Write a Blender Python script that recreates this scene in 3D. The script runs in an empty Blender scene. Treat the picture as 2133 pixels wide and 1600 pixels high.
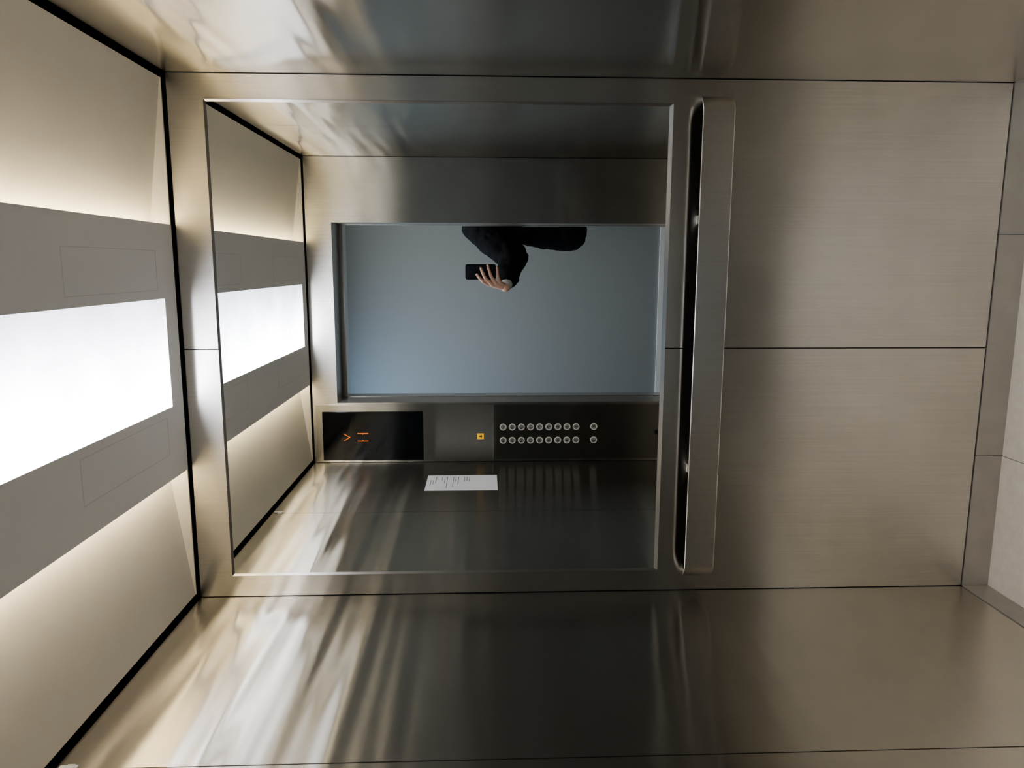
import bpy, bmesh, math, random
from mathutils import Vector, Matrix

scene = bpy.context.scene
COL = scene.collection

# ------------------------------------------------------------------ materials
def new_mat(name):
    m = bpy.data.materials.new(name); m.use_nodes = True
    nt = m.node_tree
    b = nt.nodes.get('Principled BSDF')
    return m, nt, b

def simple(name, col, rough=0.6, metal=0.0, noise=0.0, nscale=20.0, emis=None, estr=0.0):
    m, nt, b = new_mat(name)
    b.inputs['Base Color'].default_value = (*col, 1)
    b.inputs['Roughness'].default_value = rough
    b.inputs['Metallic'].default_value = metal
    if noise > 0:
        tc = nt.nodes.new('ShaderNodeTexCoord')
        n = nt.nodes.new('ShaderNodeTexNoise'); n.inputs['Scale'].default_value = nscale
        n.inputs['Detail'].default_value = 5
        r = nt.nodes.new('ShaderNodeValToRGB')
        r.color_ramp.elements[0].position = 0.3; r.color_ramp.elements[1].position = 0.7
        r.color_ramp.elements[0].color = (*[c*(1-noise) for c in col], 1)
        r.color_ramp.elements[1].color = (*[min(1, c*(1+noise)) for c in col], 1)
        nt.links.new(tc.outputs['Object'], n.inputs['Vector'])
        nt.links.new(n.outputs['Fac'], r.inputs['Fac'])
        nt.links.new(r.outputs['Color'], b.inputs['Base Color'])
    if emis:
        b.inputs['Emission Color'].default_value = (*emis, 1)
        b.inputs['Emission Strength'].default_value = estr
    return m

def steel(name, col, rough=0.3, aniso=0.9, wav=0.06, grain=0.02, wscale=(1.2, 1.2, 2.2), gscale=300, smudge=0.0, topwarp=False):
    m, nt, b = new_mat(name)
    N, L = nt.nodes, nt.links
    b.inputs['Metallic'].default_value = 1.0
    b.inputs['Anisotropic'].default_value = aniso
    b.inputs['Roughness'].default_value = rough
    geo = N.new('ShaderNodeNewGeometry')
    cr = N.new('ShaderNodeVectorMath'); cr.operation = 'CROSS_PRODUCT'
    L.new(geo.outputs['True Normal'], cr.inputs[0]); cr.inputs[1].default_value = (0.001, 0.0013, 1)
    L.new(cr.outputs[0], b.inputs['Tangent'])
    mp = N.new('ShaderNodeMapping'); mp.inputs['Scale'].default_value = (gscale, gscale, 3)
    L.new(geo.outputs['Position'], mp.inputs['Vector'])
    n = N.new('ShaderNodeTexNoise'); n.inputs['Scale'].default_value = 1.0; n.inputs['Detail'].default_value = 3
    L.new(mp.outputs[0], n.inputs['Vector'])
    r = N.new('ShaderNodeValToRGB')
    r.color_ramp.elements[0].position = 0.3; r.color_ramp.elements[1].position = 0.7
    r.color_ramp.elements[0].color = (*[c*(1-grain) for c in col], 1)
    r.color_ramp.elements[1].color = (*[min(1, c*(1+grain)) for c in col], 1)
    L.new(n.outputs['Fac'], r.inputs['Fac'])
    out = r.outputs['Color']
    if smudge > 0:
        ns = N.new('ShaderNodeTexNoise'); ns.inputs['Scale'].default_value = 2.3; ns.inputs['Detail'].default_value = 7; ns.inputs['Roughness'].default_value = 0.62
        L.new(geo.outputs['Position'], ns.inputs['Vector'])
        rs = N.new('ShaderNodeValToRGB')
        rs.color_ramp.elements[0].position = 0.30; rs.color_ramp.elements[1].position = 0.68
        rs.color_ramp.elements[0].color = (1-smudge, 1-smudge, 1-smudge*1.1, 1)
        rs.color_ramp.elements[1].color = (1, 1, 1, 1)
        L.new(ns.outputs['Fac'], rs.inputs['Fac'])
        mu = N.new('ShaderNodeMix'); mu.data_type = 'RGBA'; mu.blend_type = 'MULTIPLY'; mu.inputs[0].default_value = 1.0
        L.new(out, mu.inputs[6]); L.new(rs.outputs['Color'], mu.inputs[7]); out = mu.outputs[2]
    L.new(out, b.inputs['Base Color'])
    if wav > 0:
        mp3 = N.new('ShaderNodeMapping'); mp3.inputs['Scale'].default_value = wscale
        L.new(geo.outputs['Position'], mp3.inputs['Vector'])
        n3 = N.new('ShaderNodeTexNoise'); n3.inputs['Scale'].default_value = 1.0; n3.inputs['Detail'].default_value = 0
        L.new(mp3.outputs[0], n3.inputs['Vector'])
        h = n3.outputs['Fac']
        if topwarp:
            # rolled sheet: shallow ripples running level along the wall, stronger towards the upper fixing edge
            mp4 = N.new('ShaderNodeMapping'); mp4.inputs['Scale'].default_value = (0.8, 0.8, 10.5); mp4.inputs['Location'].default_value = (3.1, 7.7, 1.3)
            L.new(geo.outputs['Position'], mp4.inputs['Vector'])
            n4 = N.new('ShaderNodeTexNoise'); n4.inputs['Scale'].default_value = 1.0; n4.inputs['Detail'].default_value = 1
            L.new(mp4.outputs[0], n4.inputs['Vector'])
            sp = N.new('ShaderNodeSeparateXYZ'); L.new(geo.outputs['Position'], sp.inputs[0])
            mr = N.new('ShaderNodeMapRange'); mr.interpolation_type = 'SMOOTHSTEP'
            mr.inputs['From Min'].default_value = 1.25; mr.inputs['From Max'].default_value = 2.2
            mr.inputs['To Min'].default_value = 0.06; mr.inputs['To Max'].default_value = 0.55
            L.new(sp.outputs['Z'], mr.inputs['Value'])
            ml = N.new('ShaderNodeMath'); ml.operation = 'MULTIPLY'; L.new(n4.outputs['Fac'], ml.inputs[0]); L.new(mr.outputs[0], ml.inputs[1])
            ad = N.new('ShaderNodeMath'); ad.operation = 'ADD'; L.new(h, ad.inputs[0]); L.new(ml.outputs[0], ad.inputs[1]); h = ad.outputs[0]
        bp = N.new('ShaderNodeBump'); bp.inputs['Strength'].default_value = 1.0; bp.inputs['Distance'].default_value = wav
        L.new(h, bp.inputs['Height']); L.new(bp.outputs[0], b.inputs['Normal'])
    return m

M_STEEL = steel('brushed_steel_wall', (0.735, 0.712, 0.665), 0.25, 1.0, 0.009, grain=0.04, gscale=220, smudge=0.17)
M_STEELS = steel('brushed_steel_side', (0.70, 0.665, 0.598), 0.23, 1.0, 0.020, smudge=0.10, wscale=(0.7, 0.7, 2.2), topwarp=True)
M_RAIL = steel('brushed_steel_rail', (0.84, 0.815, 0.77), 0.28, 0.7, 0.0, 0.04, gscale=500)
M_RAILBACK = simple('rail_back_gap_shade', (0.05, 0.048, 0.045), 0.6, 0.3)  # dark tone paints the shade of the rail gap onto the inner face
M_FRAME = steel('frame_steel', (0.60, 0.58, 0.545), 0.25, 0.3, 0.0)
M_BLACK = simple('black_gap', (0.004, 0.005, 0.010), 0.7)
M_MIRROR = simple('mirror_silver', (0.83, 0.85, 0.84), 0.0, 1.0)
M_CEILBEIGE = simple('ceiling_warm_panel', (0.78, 0.755, 0.70), 0.5, 0.0, 0.02, 6)
M_CEILGREY = simple('ceiling_grey_panel', (0.93, 0.92, 0.90), 0.5, 0.0, 0.01, 8)
M_GROOVE = simple('groove', (0.72, 0.715, 0.70), 0.6)
M_LED = simple('led_strip_warm', (0.9, 0.8, 0.6), 0.4, emis=(1.0, 0.82, 0.50), estr=13)
M_GROUT = simple('grout', (0.30, 0.27, 0.23), 0.9)
M_SKIRT = simple('skirting_stone', (0.52, 0.49, 0.44), 0.4, 0.25, 0.06, 14)
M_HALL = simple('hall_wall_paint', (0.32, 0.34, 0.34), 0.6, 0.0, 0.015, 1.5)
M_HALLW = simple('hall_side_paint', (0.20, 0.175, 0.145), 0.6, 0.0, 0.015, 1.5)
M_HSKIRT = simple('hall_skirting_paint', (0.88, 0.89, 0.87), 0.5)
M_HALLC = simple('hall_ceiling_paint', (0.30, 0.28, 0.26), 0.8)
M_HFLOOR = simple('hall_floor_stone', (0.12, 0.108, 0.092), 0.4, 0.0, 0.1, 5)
M_GLASSBLK = simple('black_glass', (0.006, 0.007, 0.010), 0.10)
M_ORANGE = simple('orange_led', (0.7, 0.2, 0.02), 0.5, emis=(1.0, 0.20, 0.02), estr=0.30)
M_YELLOW = simple('yellow_led', (0.9, 0.6, 0.03), 0.5, emis=(1.0, 0.50, 0.02), estr=0.22)
M_BTN = simple('button_face', (0.33, 0.32, 0.30), 0.4)
M_BTNRING = simple('button_ring', (0.75, 0.73, 0.68), 0.4, 0.3, emis=(1, 0.97, 0.9), estr=0.045)  # faint glow added to keep the silver rings bright
M_CLIP = simple('clip_plastic', (0.7, 0.7, 0.7), 0.5)
M_INK = simple('ink', (0.01, 0.01, 0.01), 0.7)
M_INKG = simple('ink_grey', (0.25, 0.26, 0.30), 0.7)
M_PAPER = simple('paper', (0.88, 0.89, 0.92), 0.8)
M_SKIN = simple('skin', (0.70, 0.44, 0.34), 0.5, 0.0, 0.08, 30)
M_JACKET = simple('jacket_cloth', (0.004, 0.0045, 0.007), 0.9, 0.0, 0.3, 40)
M_JACKET.node_tree.nodes['Principled BSDF'].inputs['Specular IOR Level'].default_value = 0.25
M_CUFF = simple('shirt_cuff_cloth', (0.6, 0.6, 0.62), 0.9)
M_TROUS = simple('trouser_cloth', (0.010, 0.010, 0.013), 0.9)
M_HAIR = simple('hair', (0.02, 0.014, 0.01), 0.7)
M_SHOE = simple('shoe_leather', (0.015, 0.014, 0.013), 0.4)
M_PHONE = simple('phone_case', (0.006, 0.007, 0.010), 0.3)
M_LENS = simple('lens_glass', (0.02, 0.025, 0.04), 0.05)
M_LENSR = simple('lens_ring', (0.45, 0.46, 0.50), 0.5, 0.1)
M_WHITE = simple('eye_white', (0.85, 0.83, 0.8), 0.3)
M_PLATE = steel('panel_plate_steel', (0.55, 0.53, 0.48), 0.24, 1.0, 0.0)
M_PLATED = steel('panel_plate_reflection', (0.36, 0.345, 0.31), 0.24, 1.0, 0.0)  # dark reflection in the steel painted as a darker tone

# stone floor
M_TILE, nt, b = new_mat('floor_stone_tile')
geo = nt.nodes.new('ShaderNodeNewGeometry')
n1 = nt.nodes.new('ShaderNodeTexNoise'); n1.inputs['Scale'].default_value = 30; n1.inputs['Detail'].default_value = 8; n1.inputs['Roughness'].default_value = 0.7
nt.links.new(geo.outputs['Position'], n1.inputs['Vector'])
rp = nt.nodes.new('ShaderNodeValToRGB'); rp.color_ramp.elements[0].position = 0.25; rp.color_ramp.elements[1].position = 0.65
rp.color_ramp.elements[0].color = (0.77, 0.70, 0.61, 1); rp.color_ramp.elements[1].color = (0.88, 0.82, 0.73, 1)
nt.links.new(n1.outputs['Fac'], rp.inputs['Fac']); nt.links.new(rp.outputs['Color'], b.inputs['Base Color'])
b.inputs['Roughness'].default_value = 0.4

# light diffuser, its shading put into the emission: brighter to one side, mottled
M_LIGHT, nt, b = new_mat('light_diffuser')
b.inputs['Base Color'].default_value = (0.8, 0.8, 0.8, 1)
geo = nt.nodes.new('ShaderNodeNewGeometry'); sp = nt.nodes.new('ShaderNodeSeparateXYZ'); nt.links.new(geo.outputs['Position'], sp.inputs[0])
mr = nt.nodes.new('ShaderNodeMapRange'); mr.interpolation_type = 'SMOOTHSTEP'
mr.inputs['From Min'].default_value = 0.18; mr.inputs['From Max'].default_value = -0.18
mr.inputs['To Min'].default_value = 0.8; mr.inputs['To Max'].default_value = 5.4
nt.links.new(sp.outputs['X'], mr.inputs['Value'])
n1 = nt.nodes.new('ShaderNodeTexNoise'); n1.inputs['Scale'].default_value = 5; n1.inputs['Detail'].default_value = 3
nt.links.new(geo.outputs['Position'], n1.inputs['Vector'])
mr2 = nt.nodes.new('ShaderNodeMapRange'); mr2.inputs['From Min'].default_value = 0.3; mr2.inputs['From Max'].default_value = 0.7
mr2.inputs['To Min'].default_value = 0.8; mr2.inputs['To Max'].default_value = 1.15
nt.links.new(n1.outputs['Fac'], mr2.inputs['Value'])
mm = nt.nodes.new('ShaderNodeMath'); mm.operation = 'MULTIPLY'; nt.links.new(mr.outputs[0], mm.inputs[0]); nt.links.new(mr2.outputs[0], mm.inputs[1])
b.inputs['Emission Color'].default_value = (0.90, 0.91, 1.0, 1)
nt.links.new(mm.outputs[0], b.inputs['Emission Strength'])

# ------------------------------------------------------------------ helpers
def add_obj(name, me, loc=(0, 0, 0)):
    o = bpy.data.objects.new(name, me); COL.objects.link(o)
    loc = Vector(loc)
    if me is not None and loc.length > 0:
        me.transform(Matrix.Translation(-loc))
    o.location = loc
    return o
def parent(o, p):
    o.parent = p
    o.matrix_parent_inverse = Matrix.Translation(-Vector(p.location))
    return o
def tag(o, label, cat, group=None, kind=None):
    o['label'] = label; o['category'] = cat
    if group: o['group'] = group
    if kind: o['kind'] = kind
def struct(o):
    o['kind'] = 'structure'; return o
def empty(name, loc):
    e = bpy.data.objects.new(name, None); e.empty_display_size = 0.05
    e.location = loc; COL.objects.link(e); return e
def boxes(name, lst, mats, loc=None, bevel=0.0, seg=2):
    bm = bmesh.new()
    for b in lst:
        x0, x1, y0, y1, z0, z1 = b[:6]; mi = b[6] if len(b) > 6 else 0
        vs = [bm.verts.new(v) for v in ((x0,y0,z0),(x1,y0,z0),(x1,y1,z0),(x0,y1,z0),(x0,y0,z1),(x1,y0,z1),(x1,y1,z1),(x0,y1,z1))]
        for f in ((3,2,1,0),(4,5,6,7),(0,1,5,4),(1,2,6,5),(2,3,7,6),(3,0,4,7)):
            fc = bm.faces.new([vs[i] for i in f]); fc.material_index = mi
    if bevel > 0:
        bmesh.ops.bevel(bm, geom=bm.edges[:], offset=bevel, segments=seg, affect='EDGES', profile=0.5)
    me = bpy.data.meshes.new(name); bm.to_mesh(me); bm.free()
    for m in (mats if isinstance(mats, (list, tuple)) else [mats]): me.materials.append(m)
    if loc is None:
        xs = [v.co for v in me.vertices]
        loc = (sum(v.x for v in xs)/len(xs), sum(v.y for v in xs)/len(xs), min(v.z for v in xs))
    return add_obj(name, me, loc)
def mesh_pf(name, verts, faces, mats, mis=None, loc=(0,0,0), smooth=False):
    me = bpy.data.meshes.new(name); me.from_pydata(verts, [], faces)
    for m in (mats if isinstance(mats, (list, tuple)) else [mats]): me.materials.append(m)
    if mis:
        for p, i in zip(me.polygons, mis): p.material_index = i
    bm = bmesh.new(); bm.from_mesh(me); bmesh.ops.recalc_face_normals(bm, faces=bm.faces); bm.to_mesh(me); bm.free()
    if smooth:
        for p in me.polygons: p.use_smooth = True
    return add_obj(name, me, loc)
def prism(pts2, axis, a0, a1):
    n = len(pts2); V = []
    for a in (a0, a1):
        for p, q in pts2:
            V.append({'y': (p, a, q), 'z': (p, q, a), 'x': (a, p, q)}[axis])
    F = [list(range(n)), list(range(2*n-1, n-1, -1))]
    for i in range(n):
        j = (i+1) % n; F.append([i, j, n+j, n+i])
    return V, F

HW = 0.713; DEP = 1.46; WT = 2.311; KZ = 0.078
# ------------------------------------------------------------------ room shell
g = 0.002
struct(boxes('wall_back', [
    (-HW-0.06, HW+0.06, 0.008, 0.05, 0, 2.52, 1),
    (-HW+g, -g*0.8, 0, 0.0085, KZ+0.005, WT, 0),
    (g*0.8, HW-g, 0, 0.0085, KZ+0.005, WT, 0)], [M_STEEL, M_BLACK], (0, 0, 0)))
for s, nm in ((-1, 'wall_left'), (1, 'wall_right')):
    xa, xb = sorted((s*HW, s*(HW+0.0085))); xc, xd = sorted((s*(HW+0.008), s*(HW+0.05)))
    struct(boxes(nm, [
        (xc, xd, -DEP-0.17, 0.05, 0, 2.52, 1),
        (xa, xb, -0.73+g*0.7, -g, KZ+0.005, WT, 0),
        (xa, xb, -DEP+g, -0.73-g*0.7, KZ+0.005, WT, 0)], [M_STEELS, M_BLACK], (s*HW, 0, 0)))
OP = 0.42; OT = 2.195
struct(boxes('wall_front', [
    (-HW+g, -OP, -DEP-0.16, -DEP, KZ+0.005, WT, 0),
    (OP, HW-g, -DEP-0.16, -DEP, KZ+0.005, WT, 0),
    (-OP, OP, -DEP-0.16, -DEP, OT, WT, 0),
    (-HW, HW, -DEP-0.16, -DEP-0.01, WT, 2.52, 1)], [M_STEEL, M_BLACK], (0, -DEP, 0)))
def skirt(name, segs, mat=None):
    return struct(boxes(name, segs, mat or M_SKIRT))
skirt('baseboard_back', [(-HW, -0.316, -0.001, 0.0085, 0, KZ), (-0.314, 0.314, -0.001, 0.0085, 0, KZ), (0.316, HW, -0.001, 0.0085, 0, KZ)])
skirt('baseboard_left', [(-HW-0.0085, -HW+0.001, -0.729, -0.002, 0, KZ), (-HW-0.0085, -HW+0.001, -DEP, -0.731, 0, KZ)])
skirt('baseboard_right', [(HW-0.001, HW+0.0085, -0.729, -0.002, 0, KZ), (HW-0.001, HW+0.0085, -DEP, -0.731, 0, KZ)])
skirt('baseboard_front', [(-HW+0.002, -OP, -DEP-0.16, -DEP+0.001, 0, KZ), (OP, HW-0.002, -DEP-0.16, -DEP+0.001, 0, KZ)])
fl = [(-HW-0.05, HW+0.05, -DEP-0.18, 0.05, -0.03, -0.002, 1)]
xs = [-0.945, -0.315, 0.315, 0.945]
ysl = [0.0, -0.63, -1.26, -1.64]
for i in range(3):
    for j in range(3):
        x0 = max(xs[i]+0.0012, -HW); x1 = min(xs[i+1]-0.0012, HW)
        fl.append((x0, x1, ysl[j+1]+0.0012, ysl[j]-0.0012, -0.01, 0, 0))
struct(boxes('floor', fl, [M_TILE, M_GROUT], (0, -0.7, 0)))

# ceiling
E = 0.697; Y0, Y1 = -0.016, -DEP+0.016
V, F = prism([(-E, 2.320), (-0.30, 2.374), (0.30, 2.374), (E, 2.320), (E, 2.332), (0.30, 2.388), (-0.30, 2.388), (-E, 2.332)], 'y', Y1, Y0)
struct(mesh_pf('ceiling', V, F, M_CEILBEIGE))
for k, (ya, yb) in enumerate(((Y0, Y0+0.005), (Y1-0.005, Y1))):
    V, F = prism([(-E, 2.3185), (E, 2.3185), (E, 2.332), (0.30, 2.388), (-0.30, 2.388), (-E, 2.332)], 'y', ya, yb)
    struct(mesh_pf('trim_%d' % (k+1), V, F, M_CEILBEIGE))
struct(boxes('trim_3', [(-HW-0.05, HW+0.05, -DEP-0.17, 0.05, 2.52, 2.54)], M_BLACK))
LX, LYa, LYb = 0.141, -1.375, -0.085
cz0, cz1 = 2.3165, 2.3225
cp = [(-0.33, -LX, Y1, Y0, cz0, cz1, 0), (LX, 0.33, Y1, Y0, cz0, cz1, 0), (-LX, LX, LYb, Y0, cz0, cz1, 0), (-LX, LX, Y1, LYa, cz0, cz1, 0)]
def outline(x0, x1, y0, y1, w=0.0010):
    z0, z1 = cz0-0.0003, cz0+0.0002
    return [(x0, x1, y0, y0+w, z0, z1, 1), (x0, x1, y1-w, y1, z0, z1, 1), (x0, x0+w, y0, y1, z0, z1, 1), (x1-w, x1, y0, y1, z0, z1, 1)]
for s in (-1, 1):
    a, b_ = sorted((s*0.163, s*0.262))
    for (ya, yb) in ((-0.54, -0.123), (-1.33, -0.92)):
        cp += outline(a, b_, ya, yb)
struct(boxes('trim_4', cp, [M_CEILGREY, M_GROOVE]))
o = boxes('ceiling_light', [(-LX, LX, LYa, LYb, 2.3175, 2.323)], M_LIGHT)
tag(o, 'long white glowing rectangular light panel set in the lift ceiling', 'ceiling light')
for s in (-1, 1):
    o = boxes('led_strip', [(s*0.290-0.006, s*0.290+0.006, Y1+0.02, Y0-0.02, 2.3228, 2.330)], M_LED)
    tag(o, 'warm white cove light strip above the grey ceiling panel edge', 'light strip', 'warm cove light strips')

# ------------------------------------------------------------------ hallway
HY = -3.45
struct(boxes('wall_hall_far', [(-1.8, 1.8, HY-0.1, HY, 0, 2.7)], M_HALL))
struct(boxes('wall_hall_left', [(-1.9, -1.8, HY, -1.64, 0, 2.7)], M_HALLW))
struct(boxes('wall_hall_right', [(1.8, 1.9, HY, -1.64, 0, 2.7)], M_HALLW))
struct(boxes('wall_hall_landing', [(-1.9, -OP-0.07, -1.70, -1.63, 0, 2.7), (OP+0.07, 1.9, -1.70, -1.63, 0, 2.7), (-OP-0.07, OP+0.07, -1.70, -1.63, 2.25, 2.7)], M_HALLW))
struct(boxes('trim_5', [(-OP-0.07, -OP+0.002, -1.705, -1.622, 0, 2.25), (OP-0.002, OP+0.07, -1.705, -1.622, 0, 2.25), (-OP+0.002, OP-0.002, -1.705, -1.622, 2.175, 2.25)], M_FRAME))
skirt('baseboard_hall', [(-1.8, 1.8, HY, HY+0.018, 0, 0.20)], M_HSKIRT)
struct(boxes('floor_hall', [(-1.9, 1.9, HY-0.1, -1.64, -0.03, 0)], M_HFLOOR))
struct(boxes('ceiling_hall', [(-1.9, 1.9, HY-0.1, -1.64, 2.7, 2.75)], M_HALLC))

# ------------------------------------------------------------------ mirror
mir = empty('mirror', (0, 0, 1.0))
tag(mir, 'large rectangular wall mirror with thin steel frame above the handrail', 'mirror')
MX, MZ0, MZ1 = 0.650, 0.996, 2.220
gl = boxes('glass', [(-MX+0.006, MX-0.006, -0.004, -0.0005, MZ0+0.008, MZ1-0.006)], M_MIRROR)
parent(gl, mir)
def frame_mesh(name, x0, x1, z0, z1, wl, wb, wt, yb, yf, mat):
    O = [(x0, z0), (x1, z0), (x1, z1), (x0, z1)]
    R = [(x0+0.003, z0+0.003), (x1-0.003, z0+0.003), (x1-0.003, z1-0.003), (x0+0.003, z1-0.003)]
    I = [(x0+wl, z0+wb), (x1-wl, z0+wb), (x1-wl, z1-wt), (x0+wl, z1-wt)]
    V = [(x, 0, z) for x, z in O] + [(x, yf, z) for x, z in R] + [(x, yb, z) for x, z in I] + [(x, 0, z) for x, z in I]
    F = []
    for k in range(3):
        for i in range(4):
            j = (i+1) % 4; F.append([k*4+i, k*4+j, (k+1)*4+j, (k+1)*4+i])
    for i in range(4):
        j = (i+1) % 4; F.append([12+i, 12+j, j, i])
    return mesh_pf(name, V, F, mat)
fr = frame_mesh('frame', -MX, MX, MZ0, MZ1, 0.009, 0.013, 0.009, -0.0048, -0.008, M_FRAME)
parent(fr, mir)

# ------------------------------------------------------------------ handrail
hr = empty('handrail', (0, 0, 0.85))
tag(hr, 'flat brushed steel handrail with rounded ends below the mirror', 'handrail')
NA = 14
def rail_path(off):
    pts = []; R = 0.050-off; xl = 0.657-off; xr = 0.665-off; yo = -0.062+off
    for k in range(NA+1):
        a = math.pi + k*(math.pi/2)/NA
        pts.append((-xl+R+R*math.cos(a), yo+R+R*math.sin(a), math.sin(k*(math.pi/2)/NA)))
    for k in range(NA+1):
        a = 1.5*math.pi + k*(math.pi/2)/NA
        pts.append((xr-R+R*math.cos(a), yo+R+R*math.sin(a), math.cos(k*(math.pi/2)/NA)))
    return [(-xl, 0.0, 0.0)] + pts + [(xr, 0.0, 0.0)]
outp, inp = rail_path(0), rail_path(0.006)
zc, hh = 0.893, 0.042
def hz(t): return hh*(0.66+0.34*math.sqrt(max(0, 1-(1-t)**2)))
V = []; n = len(outp)
for P, s in ((outp, -1), (outp, 1), (inp, -1), (inp, 1)):
    V += [(x, y, zc+s*hz(t)) for x, y, t in P]
F = []; mis = []
for i in range(n-1):
    F.append([i, i+1, n+i+1, n+i]); mis.append(0)
    F.append([2*n+i, 2*n+i+1, 3*n+i+1, 3*n+i]); mis.append(1)
    F.append([i, i+1, 2*n+i+1, 2*n+i]); mis.append(0)
    F.append([n+i, n+i+1, 3*n+i+1, 3*n+i]); mis.append(0)
F += [[0, n, 3*n, 2*n], [n-1, 2*n-1, 4*n-1, 3*n-1]]; mis += [0, 0]
bar = mesh_pf('bar', V, F, [M_RAIL, M_RAILBACK], mis)
bv = bar.modifiers.new('b', 'BEVEL'); bv.width = 0.0022; bv.segments = 3; bv.angle_limit = math.radians(50)
parent(bar, hr)
for x in (-0.345, 0.35):
    bk = boxes('bracket', [(x-0.012, x+0.012, -0.057, 0.0, 0.880, 0.922)], M_RAIL, bevel=0.003)
    parent(bk, hr)

# ------------------------------------------------------------------ control panel on front return
cop = empty('control_panel', (-0.567, -DEP, KZ))
tag(cop, 'tall steel lift control panel with black display and round buttons', 'control panel')
yF = -DEP
pl = boxes('plate', [(-0.706, -0.428, yF, yF+0.004, 0.10, 2.298, 0)], [M_PLATE], bevel=0.0012)
parent(pl, cop)
bpz = boxes('button_reflection_plate', [(-0.700, -0.434, yF+0.004, yF+0.0055, 0.60, 1.455)], M_PLATED, bevel=0.0006); bpz['label'] = 'plate added for the dark reflection behind the buttons'  # added plate, draws the dark steel reflection around the buttons
parent(bpz, cop)
dp = boxes('display', [(-0.700, -0.462, yF+0.004, yF+0.009, 1.79, 2.268)], M_GLASSBLK, bevel=0.002); dp['label'] = 'black glass display'
parent(dp, cop)
yD = yF+0.009
def strokes(name, segs, w, mat, y, par):
    V = []; F = []
    for (xa, za, xb, zb) in segs:
        a = Vector((xa, 0, za)); b2 = Vector((xb, 0, zb)); d = (b2-a).normalized(); nrm = Vector((-d.z, 0, d.x))*w/2
        q = [a-nrm, b2-nrm, b2+nrm, a+nrm]; s = len(V)
        for yy in (y, y+0.0006): V += [(p.x, yy, p.z) for p in q]
        F += [[s, s+1, s+2, s+3], [s+7, s+6, s+5, s+4]]
        for i in range(4):
            j = (i+1) % 4; F.append([s+i, s+j, s+4+j, s+4+i])
    o = mesh_pf(name, V, F, mat); parent(o, par); return o
cx = -0.586
for s in (-1, 1):
    strokes('digit', [(cx+s*0.019, 2.104, cx+s*0.019, 2.052), (cx+s*0.019, 2.0785, cx+s*0.0125, 2.0785)], 0.0036, M_ORANGE, yD, dp)
strokes('arrow_symbol', [(cx-0.017, 2.168, cx+0.001, 2.138), (cx+0.017, 2.168, cx-0.001, 2.138)], 0.0034, M_ORANGE, yD, dp)
al = boxes('alarm_symbol', [(cx-0.014, cx+0.014, yF+0.004, yF+0.005, 1.500, 1.532)], M_YELLOW, bevel=0.0004); parent(al, cop)
strokes('alarm_mark', [(cx-0.006, 1.512, cx+0.006, 1.512), (cx, 1.512, cx, 1.522)], 0.006, M_INK, yF+0.005, al)
def disc_mesh(name, r, ring, dpt):
    bm = bmesh.new(); n = 28
    prof = [(r, 0, 1), (r, dpt, 1), (r-ring, dpt*1.15, 1), (r-ring-0.0006, dpt*0.7, 0), (r*0.5, dpt*0.95, 0)]
    rings = []
    for (rr, d, mi) in prof:
        rings.append([bm.verts.new((rr*math.cos(2*math.pi*i/n), d, rr*math.sin(2*math.pi*i/n))) for i in range(n)])
    for k in range(len(prof)-1):
        for i in range(n):
            j = (i+1) % n; f = bm.faces.new([rings[k][i], rings[k][j], rings[k+1][j], rings[k+1][i]]); f.material_index = 1 if k < 2 else 0
    f = bm.faces.new(rings[-1]); f.material_index = 0
    bmesh.ops.recalc_face_normals(bm, faces=bm.faces)
    me = bpy.data.meshes.new(name); bm.to_mesh(me); bm.free()
    me.materials.append(M_BTN); me.materials.append(M_BTNRING); return me
btn_me = disc_mesh('button', 0.0165, 0.0040, 0.003)
def text_mesh(txt, size):
    c = bpy.data.curves.new('t', 'FONT'); c.body = txt; c.size = size; c.align_x = 'CENTER'; c.align_y = 'CENTER'; c.extrude = 0.0002
    c.offset = size*0.03
    t = bpy.data.objects.new('t', c); COL.objects.link(t)
    dg = bpy.context.evaluated_depsgraph_get(); me = bpy.data.meshes.new_from_object(t.evaluated_get(dg))
    bpy.data.objects.remove(t); me.materials.clear(); me.materials.append(M_INK)
    me.transform(Matrix.Rotation(math.pi, 4, 'Z') @ Matrix.Rotation(math.pi/2, 4, 'X'))
    return me
yB = yF+0.0055
for row in range(9):
    for c_, bx in enumerate((-0.541, -0.607)):
        z = 1.407-row*0.0441
        b_ = bpy.data.objects.new('button', btn_me); b_.location = (bx, yB, z); COL.objects.link(b_); parent(b_, cop)
        num = (8-row)*2+1+(1 if c_ == 1 else 0)
        t = bpy.data.objects.new('numeral', text_mesh(str(num), 0.018)); t.location = (bx, yB+0.0031, z); COL.objects.link(t); parent(t, b_)
for c_, bx in enumerate((-0.541, -0.607)):
    b_ = bpy.data.objects.new('button', btn_me); b_.location = (bx, yB, 0.968); COL.objects.link(b_); parent(b_, cop)
    s = 1 if c_ else -1
    strokes('door_symbol', [(bx, 0.960, bx, 0.976), (bx-0.001*s, 0.968, bx-0.009*s, 0.974), (bx-0.001*s, 0.968, bx-0.009*s, 0.962)], 0.0028, M_INK, yB+0.003, b_)
km = disc_mesh('key_switch', 0.011, 0.002, 0.003); km.materials.clear(); km.materials.append(M_INK); km.materials.append(M_FRAME)
ks = bpy.data.objects.new('key_switch', km); ks.location = (-0.57, yB, 0.66); COL.objects.link(ks); parent(ks, cop)

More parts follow.
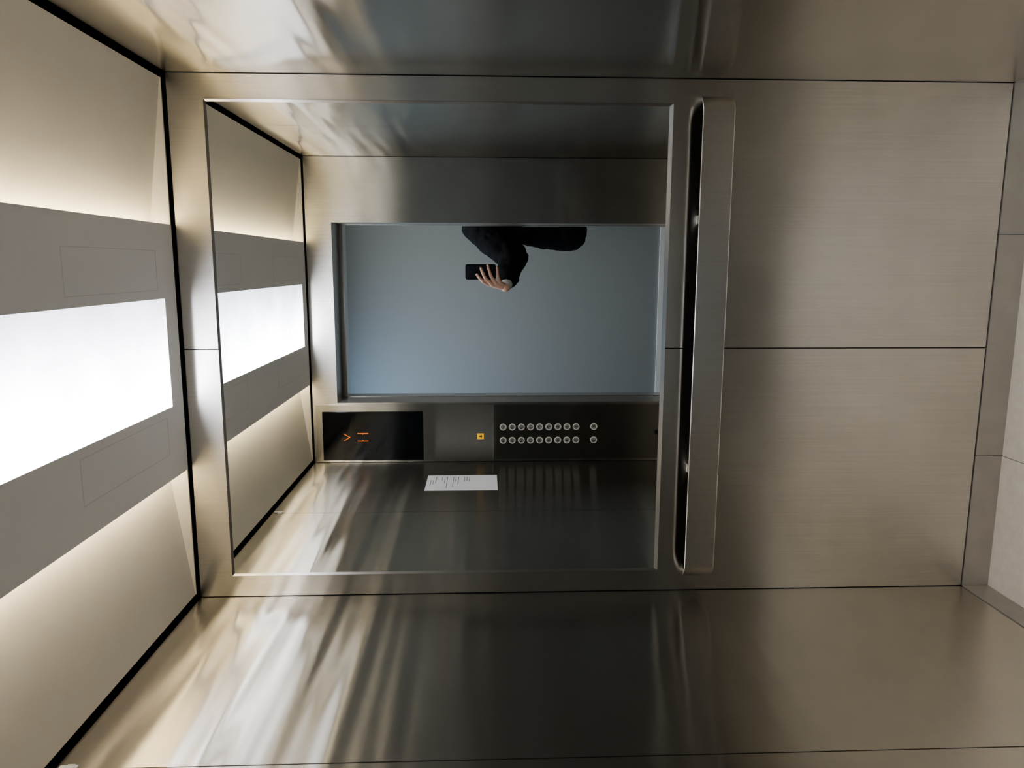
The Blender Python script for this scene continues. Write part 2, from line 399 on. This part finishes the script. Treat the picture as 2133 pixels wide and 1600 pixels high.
# ------------------------------------------------------------------ notice on left wall
nt_ = empty('notice', (-HW, -1.11, 1.44)); tag(nt_, 'white printed paper notice stuck on the steel side wall', 'paper notice')
pp = boxes('sheet', [(-HW-0.0003, -HW+0.001, -1.222, -0.996, 1.442, 1.752)], M_PAPER); parent(pp, nt_)
tl = []
random.seed(4)
z = 1.735
for k in range(15):
    w = 0.05+0.13*random.random()
    if k in (3, 7, 11): z -= 0.016; continue
    y_s = -1.20 if k > 1 else -1.15
    tl.append((-HW+0.001, -HW+0.0013, y_s, min(y_s+w, -1.02), z-0.003, z)); z -= 0.011
tx = boxes('printed_text', tl, M_INKG); parent(tx, nt_)
cl = boxes('clip', [(-HW-0.0003, -HW+0.006, -0.738, -0.722, 2.275, 2.290), (-HW+0.004, -HW+0.007, -0.734, -0.726, 2.268, 2.302)], M_CLIP, bevel=0.0008)
tag(cl, 'small grey plastic clip at the top of the steel wall seam', 'clip')

# ------------------------------------------------------------------ person
def chain(bm, pts, seg=16):
    for (p, r) in pts:
        bmesh.ops.create_uvsphere(bm, u_segments=seg, v_segments=10, radius=r, matrix=Matrix.Translation(Vector(p)))
    for (p, r), (q, s) in zip(pts[:-1], pts[1:]):
        p = Vector(p); q = Vector(q); d = q-p
        if d.length < 1e-5: continue
        rot = d.to_track_quat('Z', 'Y').to_matrix().to_4x4()
        bmesh.ops.create_cone(bm, cap_ends=True, segments=seg, radius1=r, radius2=s, depth=d.length, matrix=Matrix.Translation((p+q)/2) @ rot)
def ellip(bm, c, rad, rot=None):
    M = Matrix.Translation(Vector(c)) @ (rot or Matrix.Identity(4)) @ Matrix.Diagonal((*rad, 1))
    bmesh.ops.create_uvsphere(bm, u_segments=24, v_segments=16, radius=1, matrix=M)
def loft(bm, rings, n=32, power=2.3):
    rs = []
    for (x, y, z, rx, ry) in rings:
        L = []
        for i in range(n):
            a = 2*math.pi*i/n; ca, sa = math.cos(a), math.sin(a)
            k = (abs(ca)**power+abs(sa)**power)**(-1/power)
            L.append(bm.verts.new((x+rx*k*ca, y+ry*k*sa, z)))
        rs.append(L)
    for k in range(len(rs)-1):
        for i in range(n):
            j = (i+1) % n; bm.faces.new([rs[k][i], rs[k][j], rs[k+1][j], rs[k+1][i]])
    bm.faces.new(rs[0][::-1]); bm.faces.new(rs[-1])
def remeshed(bm, voxel, smooth_it=6, mat=None):
    bmesh.ops.recalc_face_normals(bm, faces=bm.faces)
    me = bpy.data.meshes.new('tmp'); bm.to_mesh(me); bm.free()
    o = bpy.data.objects.new('tmp', me); COL.objects.link(o)
    r = o.modifiers.new('r', 'REMESH'); r.mode = 'VOXEL'; r.voxel_size = voxel
    s = o.modifiers.new('s', 'SMOOTH'); s.iterations = smooth_it; s.factor = 0.5
    dg = bpy.context.evaluated_depsgraph_get()
    out = bpy.data.meshes.new_from_object(o.evaluated_get(dg)); bpy.data.objects.remove(o)
    for p in out.polygons: p.use_smooth = True
    out.materials.clear()
    if mat: out.materials.append(mat)
    return out
def join_meshes(name, mlist):
    bm = bmesh.new()
    for m in mlist: bm.from_mesh(m)
    me = bpy.data.meshes.new(name); bm.to_mesh(me); bm.free()
    for p in me.polygons: p.use_smooth = True
    return me
PX, PY = 0.63, -2.46
base = Vector((PX, PY, 0))
S_L = Vector((0.445, -2.45, 1.505)); E_L = Vector((0.275, -2.33, 1.325)); W_L = Vector((0.108, -2.105, 1.376))
S_R = Vector((0.82, -2.47, 1.515)); E_R = Vector((0.875, -2.52, 1.22)); W_R = Vector((0.865, -2.42, 0.97))
bm = bmesh.new()
HC = Vector((0.615, -2.42, 1.765))
ellip(bm, HC+Vector((0, -0.008, 0.015)), (0.076, 0.094, 0.098))
ellip(bm, HC+Vector((0, 0.028, -0.055)), (0.056, 0.062, 0.060))
chain(bm, [(HC+Vector((0, 0.086, 0.012)), 0.009), (HC+Vector((0, 0.103, -0.022)), 0.013)])
for s in (-1, 1):
    ellip(bm, HC+Vector((0.079*s, -0.008, -0.005)), (0.010, 0.020, 0.032))
    chain(bm, [(HC+Vector((0.018*s, 0.084, 0.026)), 0.010), (HC+Vector((0.048*s, 0.072, 0.026)), 0.010)])
ellip(bm, HC+Vector((0, 0.084, -0.056)), (0.024, 0.010, 0.007))
ellip(bm, HC+Vector((0, 0.080, -0.068)), (0.020, 0.010, 0.007))
chain(bm, [(HC+Vector((0, -0.01, -0.05)), 0.058), ((PX, PY, 1.54), 0.062)])
loft(bm, [(PX, PY, 0.90, 0.17, 0.11), (PX, PY, 1.1, 0.15, 0.10), (PX, PY, 1.35, 0.18, 0.12), (PX, PY, 1.5, 0.17, 0.10), (PX, PY, 1.56, 0.08, 0.07)])
chain(bm, [(S_L, 0.055), (E_L, 0.042), (W_L, 0.028)])
chain(bm, [(S_R, 0.055), (E_R, 0.042), (W_R, 0.028)])
for hx in (0.565, 0.70):
    chain(bm, [((hx+0.01, PY, 0.92), 0.085), ((hx, PY, 0.50), 0.058), ((hx, PY, 0.10), 0.040)])
coarse = remeshed(bm, 0.007, 4, M_SKIN)
def hand_hold():
    bm = bmesh.new()
    W = W_L
    mcp = [Vector((0.124, -2.075, 1.470)), Vector((0.122, -2.068, 1.449)), Vector((0.126, -2.070, 1.427)), Vector((0.133, -2.078, 1.407))]
    pip = [Vector((0.140, -2.047, 1.500)), Vector((0.160, -2.040, 1.489)), Vector((0.171, -2.040, 1.458)), Vector((0.170, -2.046, 1.420))]
    dipp = [Vector((0.160, -2.048, 1.520)), Vector((0.190, -2.046, 1.503)), Vector((0.204, -2.046, 1.468)), Vector((0.195, -2.049, 1.421))]
    tip = [Vector((0.178, -2.054, 1.534)), Vector((0.212, -2.053, 1.512)), Vector((0.228, -2.053, 1.475)), Vector((0.214, -2.054, 1.424))]
    rr = [0.0092, 0.0095, 0.0090, 0.0080]
    for i in range(4):
        chain(bm, [(W+(mcp[i]-W)*0.15, 0.019), (mcp[i], 0.0115)])
        r = rr[i]
        chain(bm, [(mcp[i], 0.0112), (pip[i], r), (dipp[i], r*0.9), (tip[i], r*0.78)])
    chain(bm, [(W+Vector((0.004, 0.004, 0.012)), 0.019), (Vector((0.122, -2.097, 1.432)), 0.015), (Vector((0.140, -2.098, 1.470)), 0.0105), (Vector((0.163, -2.090, 1.497)), 0.009)])
    chain(bm, [(E_L.lerp(W_L, 0.6), 0.034), (W, 0.0255)])
    return remeshed(bm, 0.0022, 3, M_SKIN)
def hand_rest():
    bm = bmesh.new(); W = W_R; D = Vector((-0.02, 0.05, -0.99)).normalized()
    for i in range(4):
        off = Vector((0.0, (i-1.5)*0.020, 0))
        k = W + D*0.085 + off; L = [0.078, 0.086, 0.080, 0.062][3-i]
        chain(bm, [(W+D*0.01+off*0.4, 0.018), (k, 0.0115)])
        chain(bm, [(k, 0.011), (k+D*L*0.45+Vector((-0.010, 0, 0)), 0.0092), (k+D*L*0.75+Vector((-0.024, 0, 0)), 0.0085), (k+D*L*0.92+Vector((-0.038, 0, 0)), 0.0075)])
    chain(bm, [(W+D*0.02+Vector((0, 0.015, 0)), 0.016), (W+D*0.055+Vector((-0.012, 0.045, 0)), 0.012), (W+D*0.085+Vector((-0.02, 0.055, 0)), 0.0095), (W+D*0.11+Vector((-0.026, 0.056, 0)), 0.0085)])
    chain(bm, [(E_R.lerp(W_R, 0.7), 0.032), (W, 0.0255)])
    return remeshed(bm, 0.003, 3, M_SKIN)
body_me = join_meshes('person', [coarse, hand_hold(), hand_rest()])
body_me.materials.append(M_SKIN)
person = add_obj('person', body_me, base)
tag(person, 'standing person in black jacket holding up a black phone one-handed', 'person')
def child_mesh(name, me, par, label=None):
    o = add_obj(name, me, base); parent(o, par)
    if label: o['label'] = label
    return o
bm = bmesh.new()
loft(bm, [(0.620, PY, 0.895, 0.262, 0.165), (0.614, PY, 0.93, 0.292, 0.175), (0.616, PY, 0.98, 0.306, 0.178), (0.620, PY, 1.14, 0.294, 0.175), (PX, PY, 1.25, 0.282, 0.170), (PX, PY, 1.38, 0.25, 0.165),
          (PX, PY, 1.50, 0.225, 0.145), (PX, PY, 1.57, 0.16, 0.11), (PX, PY-0.005, 1.61, 0.085, 0.085), (PX, PY, 1.645, 0.075, 0.075)])
chain(bm, [(S_L+Vector((0.02, 0, 0.008)), 0.116), (S_L.lerp(E_L, 0.5)+Vector((0, 0.006, 0.000)), 0.102), (E_L+Vector((-0.005, 0, -0.004)), 0.082), (E_L.lerp(W_L, 0.45), 0.070), (E_L.lerp(W_L, 0.65), 0.058), (E_L.lerp(W_L, 0.80), 0.048)])
chain(bm, [(S_R, 0.095), (S_R.lerp(E_R, 0.5), 0.080), (E_R, 0.068), (E_R.lerp(W_R, 0.5), 0.058), (E_R.lerp(W_R, 0.92), 0.044)])
jk = child_mesh('jacket', remeshed(bm, 0.009, 4, M_JACKET), person)
tex = bpy.data.textures.new('folds', 'CLOUDS'); tex.noise_scale = 0.07
dm = jk.modifiers.new('d', 'DISPLACE'); dm.texture = tex; dm.strength = 0.03; dm.mid_level = 0.5
bm = bmesh.new()
chain(bm, [(E_L.lerp(W_L, 0.80), 0.038), (E_L.lerp(W_L, 0.93), 0.034)])
child_mesh('shirt_cuff', remeshed(bm, 0.004, 2, M_CUFF), person, 'light grey shirt cuff')
bm = bmesh.new()
loft(bm, [(0.635, PY, 0.80, 0.150, 0.12), (0.635, PY, 0.98, 0.155, 0.125)])
for hx in (0.570, 0.705):
    loft(bm, [(hx, PY, 0.055, 0.060, 0.075), (hx, PY, 0.10, 0.058, 0.070), (hx, PY, 0.48, 0.068, 0.078), (hx, PY, 0.84, 0.088, 0.11)], power=2)
child_mesh('trousers', remeshed(bm, 0.009, 4, M_TROUS), person)
for hx in (0.565, 0.71):
    bm = bmesh.new()
    loft(bm, [(hx, PY+0.05, 0.0, 0.046, 0.145), (hx, PY+0.05, 0.02, 0.048, 0.148), (hx, PY+0.045, 0.045, 0.045, 0.138), (hx, PY, 0.08, 0.042, 0.07), (hx, PY-0.01, 0.11, 0.045, 0.06)])
    me = remeshed(bm, 0.006, 3, M_SHOE)
    zmin = min(v.co.z for v in me.vertices); me.transform(Matrix.Translation((0, 0, -zmin)))
    child_mesh('shoe', me, person)
bm = bmesh.new()
ellip(bm, HC+Vector((0, -0.020, 0.038)), (0.083, 0.096, 0.090)); ellip(bm, HC+Vector((0, -0.045, 0.0)), (0.080, 0.070, 0.085))
child_mesh('hair', remeshed(bm, 0.006, 4, M_HAIR), person, 'short dark hair')
for s in (-1, 1):
    bm = bmesh.new(); ellip(bm, HC+Vector((0.031*s, 0.073, 0.008)), (0.013, 0.011, 0.009))
    me = bpy.data.meshes.new('eye'); bm.to_mesh(me); bm.free(); me.materials.append(M_WHITE); me.materials.append(M_INK)
    for p in me.polygons:
        p.use_smooth = True
        if (p.center-(HC+Vector((0.031*s, 0.084, 0.008)))).length < 0.0058: p.material_index = 1
    child_mesh('eye', me, person)
# phone
ph = empty('phone', (0.192, -2.067, 1.429)); tag(ph, 'black smartphone with camera bump held upright in one hand', 'phone')
def rrect(cx, cz, hx, hz_, r, n=6):
    P = []
    for (sx, sz, a0) in ((1, 1, 0), (-1, 1, 90), (-1, -1, 180), (1, -1, 270)):
        for k in range(n+1):
            a = math.radians(a0+90*k/n); P.append((cx+sx*(hx-r)+r*math.cos(a), cz+sz*(hz_-r)+r*math.sin(a)))
    return P
V, F = prism(rrect(0.192, 1.513, 0.042, 0.084, 0.012), 'y', -2.072, -2.062)
c = mesh_pf('case', V, F, M_PHONE); bvv = c.modifiers.new('b', 'BEVEL'); bvv.width = 0.0018; bvv.segments = 2; parent(c, ph)
V, F = prism(rrect(0.207, 1.567, 0.023, 0.023, 0.008), 'y', -2.0622, -2.0595)
c = mesh_pf('camera_bump', V, F, M_PHONE); parent(c, ph)
V, F = prism(rrect(0.192, 1.513, 0.0385, 0.080, 0.010), 'y', -2.0726, -2.0719)
c = mesh_pf('screen', V, F, M_GLASSBLK); parent(c, ph)
for (lx, lz) in ((0.218, 1.578), (0.218, 1.556), (0.197, 1.567)):
    me = disc_mesh('lens', 0.0095, 0.0032, 0.002); me.materials.clear(); me.materials.append(M_LENS); me.materials.append(M_LENSR)
    lo = bpy.data.objects.new('lens', me); lo.location = (lx, -2.0596, lz); COL.objects.link(lo); parent(lo, ph)

# ------------------------------------------------------------------ lights
def area(name, loc, size, power, col, rot=(0, 0, 0), sy=None):
    l = bpy.data.lights.new(name, 'AREA'); l.energy = power; l.color = col; l.size = size
    if sy: l.shape = 'RECTANGLE'; l.size_y = sy
    o = bpy.data.objects.new(name, l); o.location = loc; o.rotation_euler = rot; COL.objects.link(o); return o
area('hall_unseen_light', (-1.0, -2.75, 2.66), 1.0, 6.5, (0.42, 0.66, 1.0), sy=0.3)  # unseen blue light added to tint the upper hall wall
area('hall_unseen_light', (0.0, -2.2, 2.66), 2.6, 12.5, (1.0, 0.99, 0.97), sy=0.5)
w = bpy.data.worlds.new('World'); scene.world = w; w.use_nodes = True
w.node_tree.nodes['Background'].inputs[0].default_value = (0.5, 0.55, 0.6, 1); w.node_tree.nodes['Background'].inputs[1].default_value = 0.05

# ------------------------------------------------------------------ camera
cam_d = bpy.data.cameras.new('camera'); cam = bpy.data.objects.new('camera', cam_d); COL.objects.link(cam)
cam_d.sensor_fit = 'HORIZONTAL'; cam_d.sensor_width = 36; cam_d.lens = 36*1530/2133; cam_d.clip_start = 0.01
Fv = Vector((-0.159, 0.9866, -0.0395)).normalized()
Rv = Vector((0.9873, 0.1591, -0.0040)); Rv = (Rv - Fv*Rv.dot(Fv)).normalized()
Pv = Rv.cross(Fv).normalized()
mx = Matrix((-Pv, Rv, -Fv)).transposed().to_4x4(); mx.translation = Vector((0.226, -2.012, 1.503))
cam.matrix_world = mx
scene.camera = cam
scene.view_settings.view_transform = 'AgX'
scene.view_settings.look = 'AgX - Medium High Contrast'
scene.view_settings.exposure = 1.25
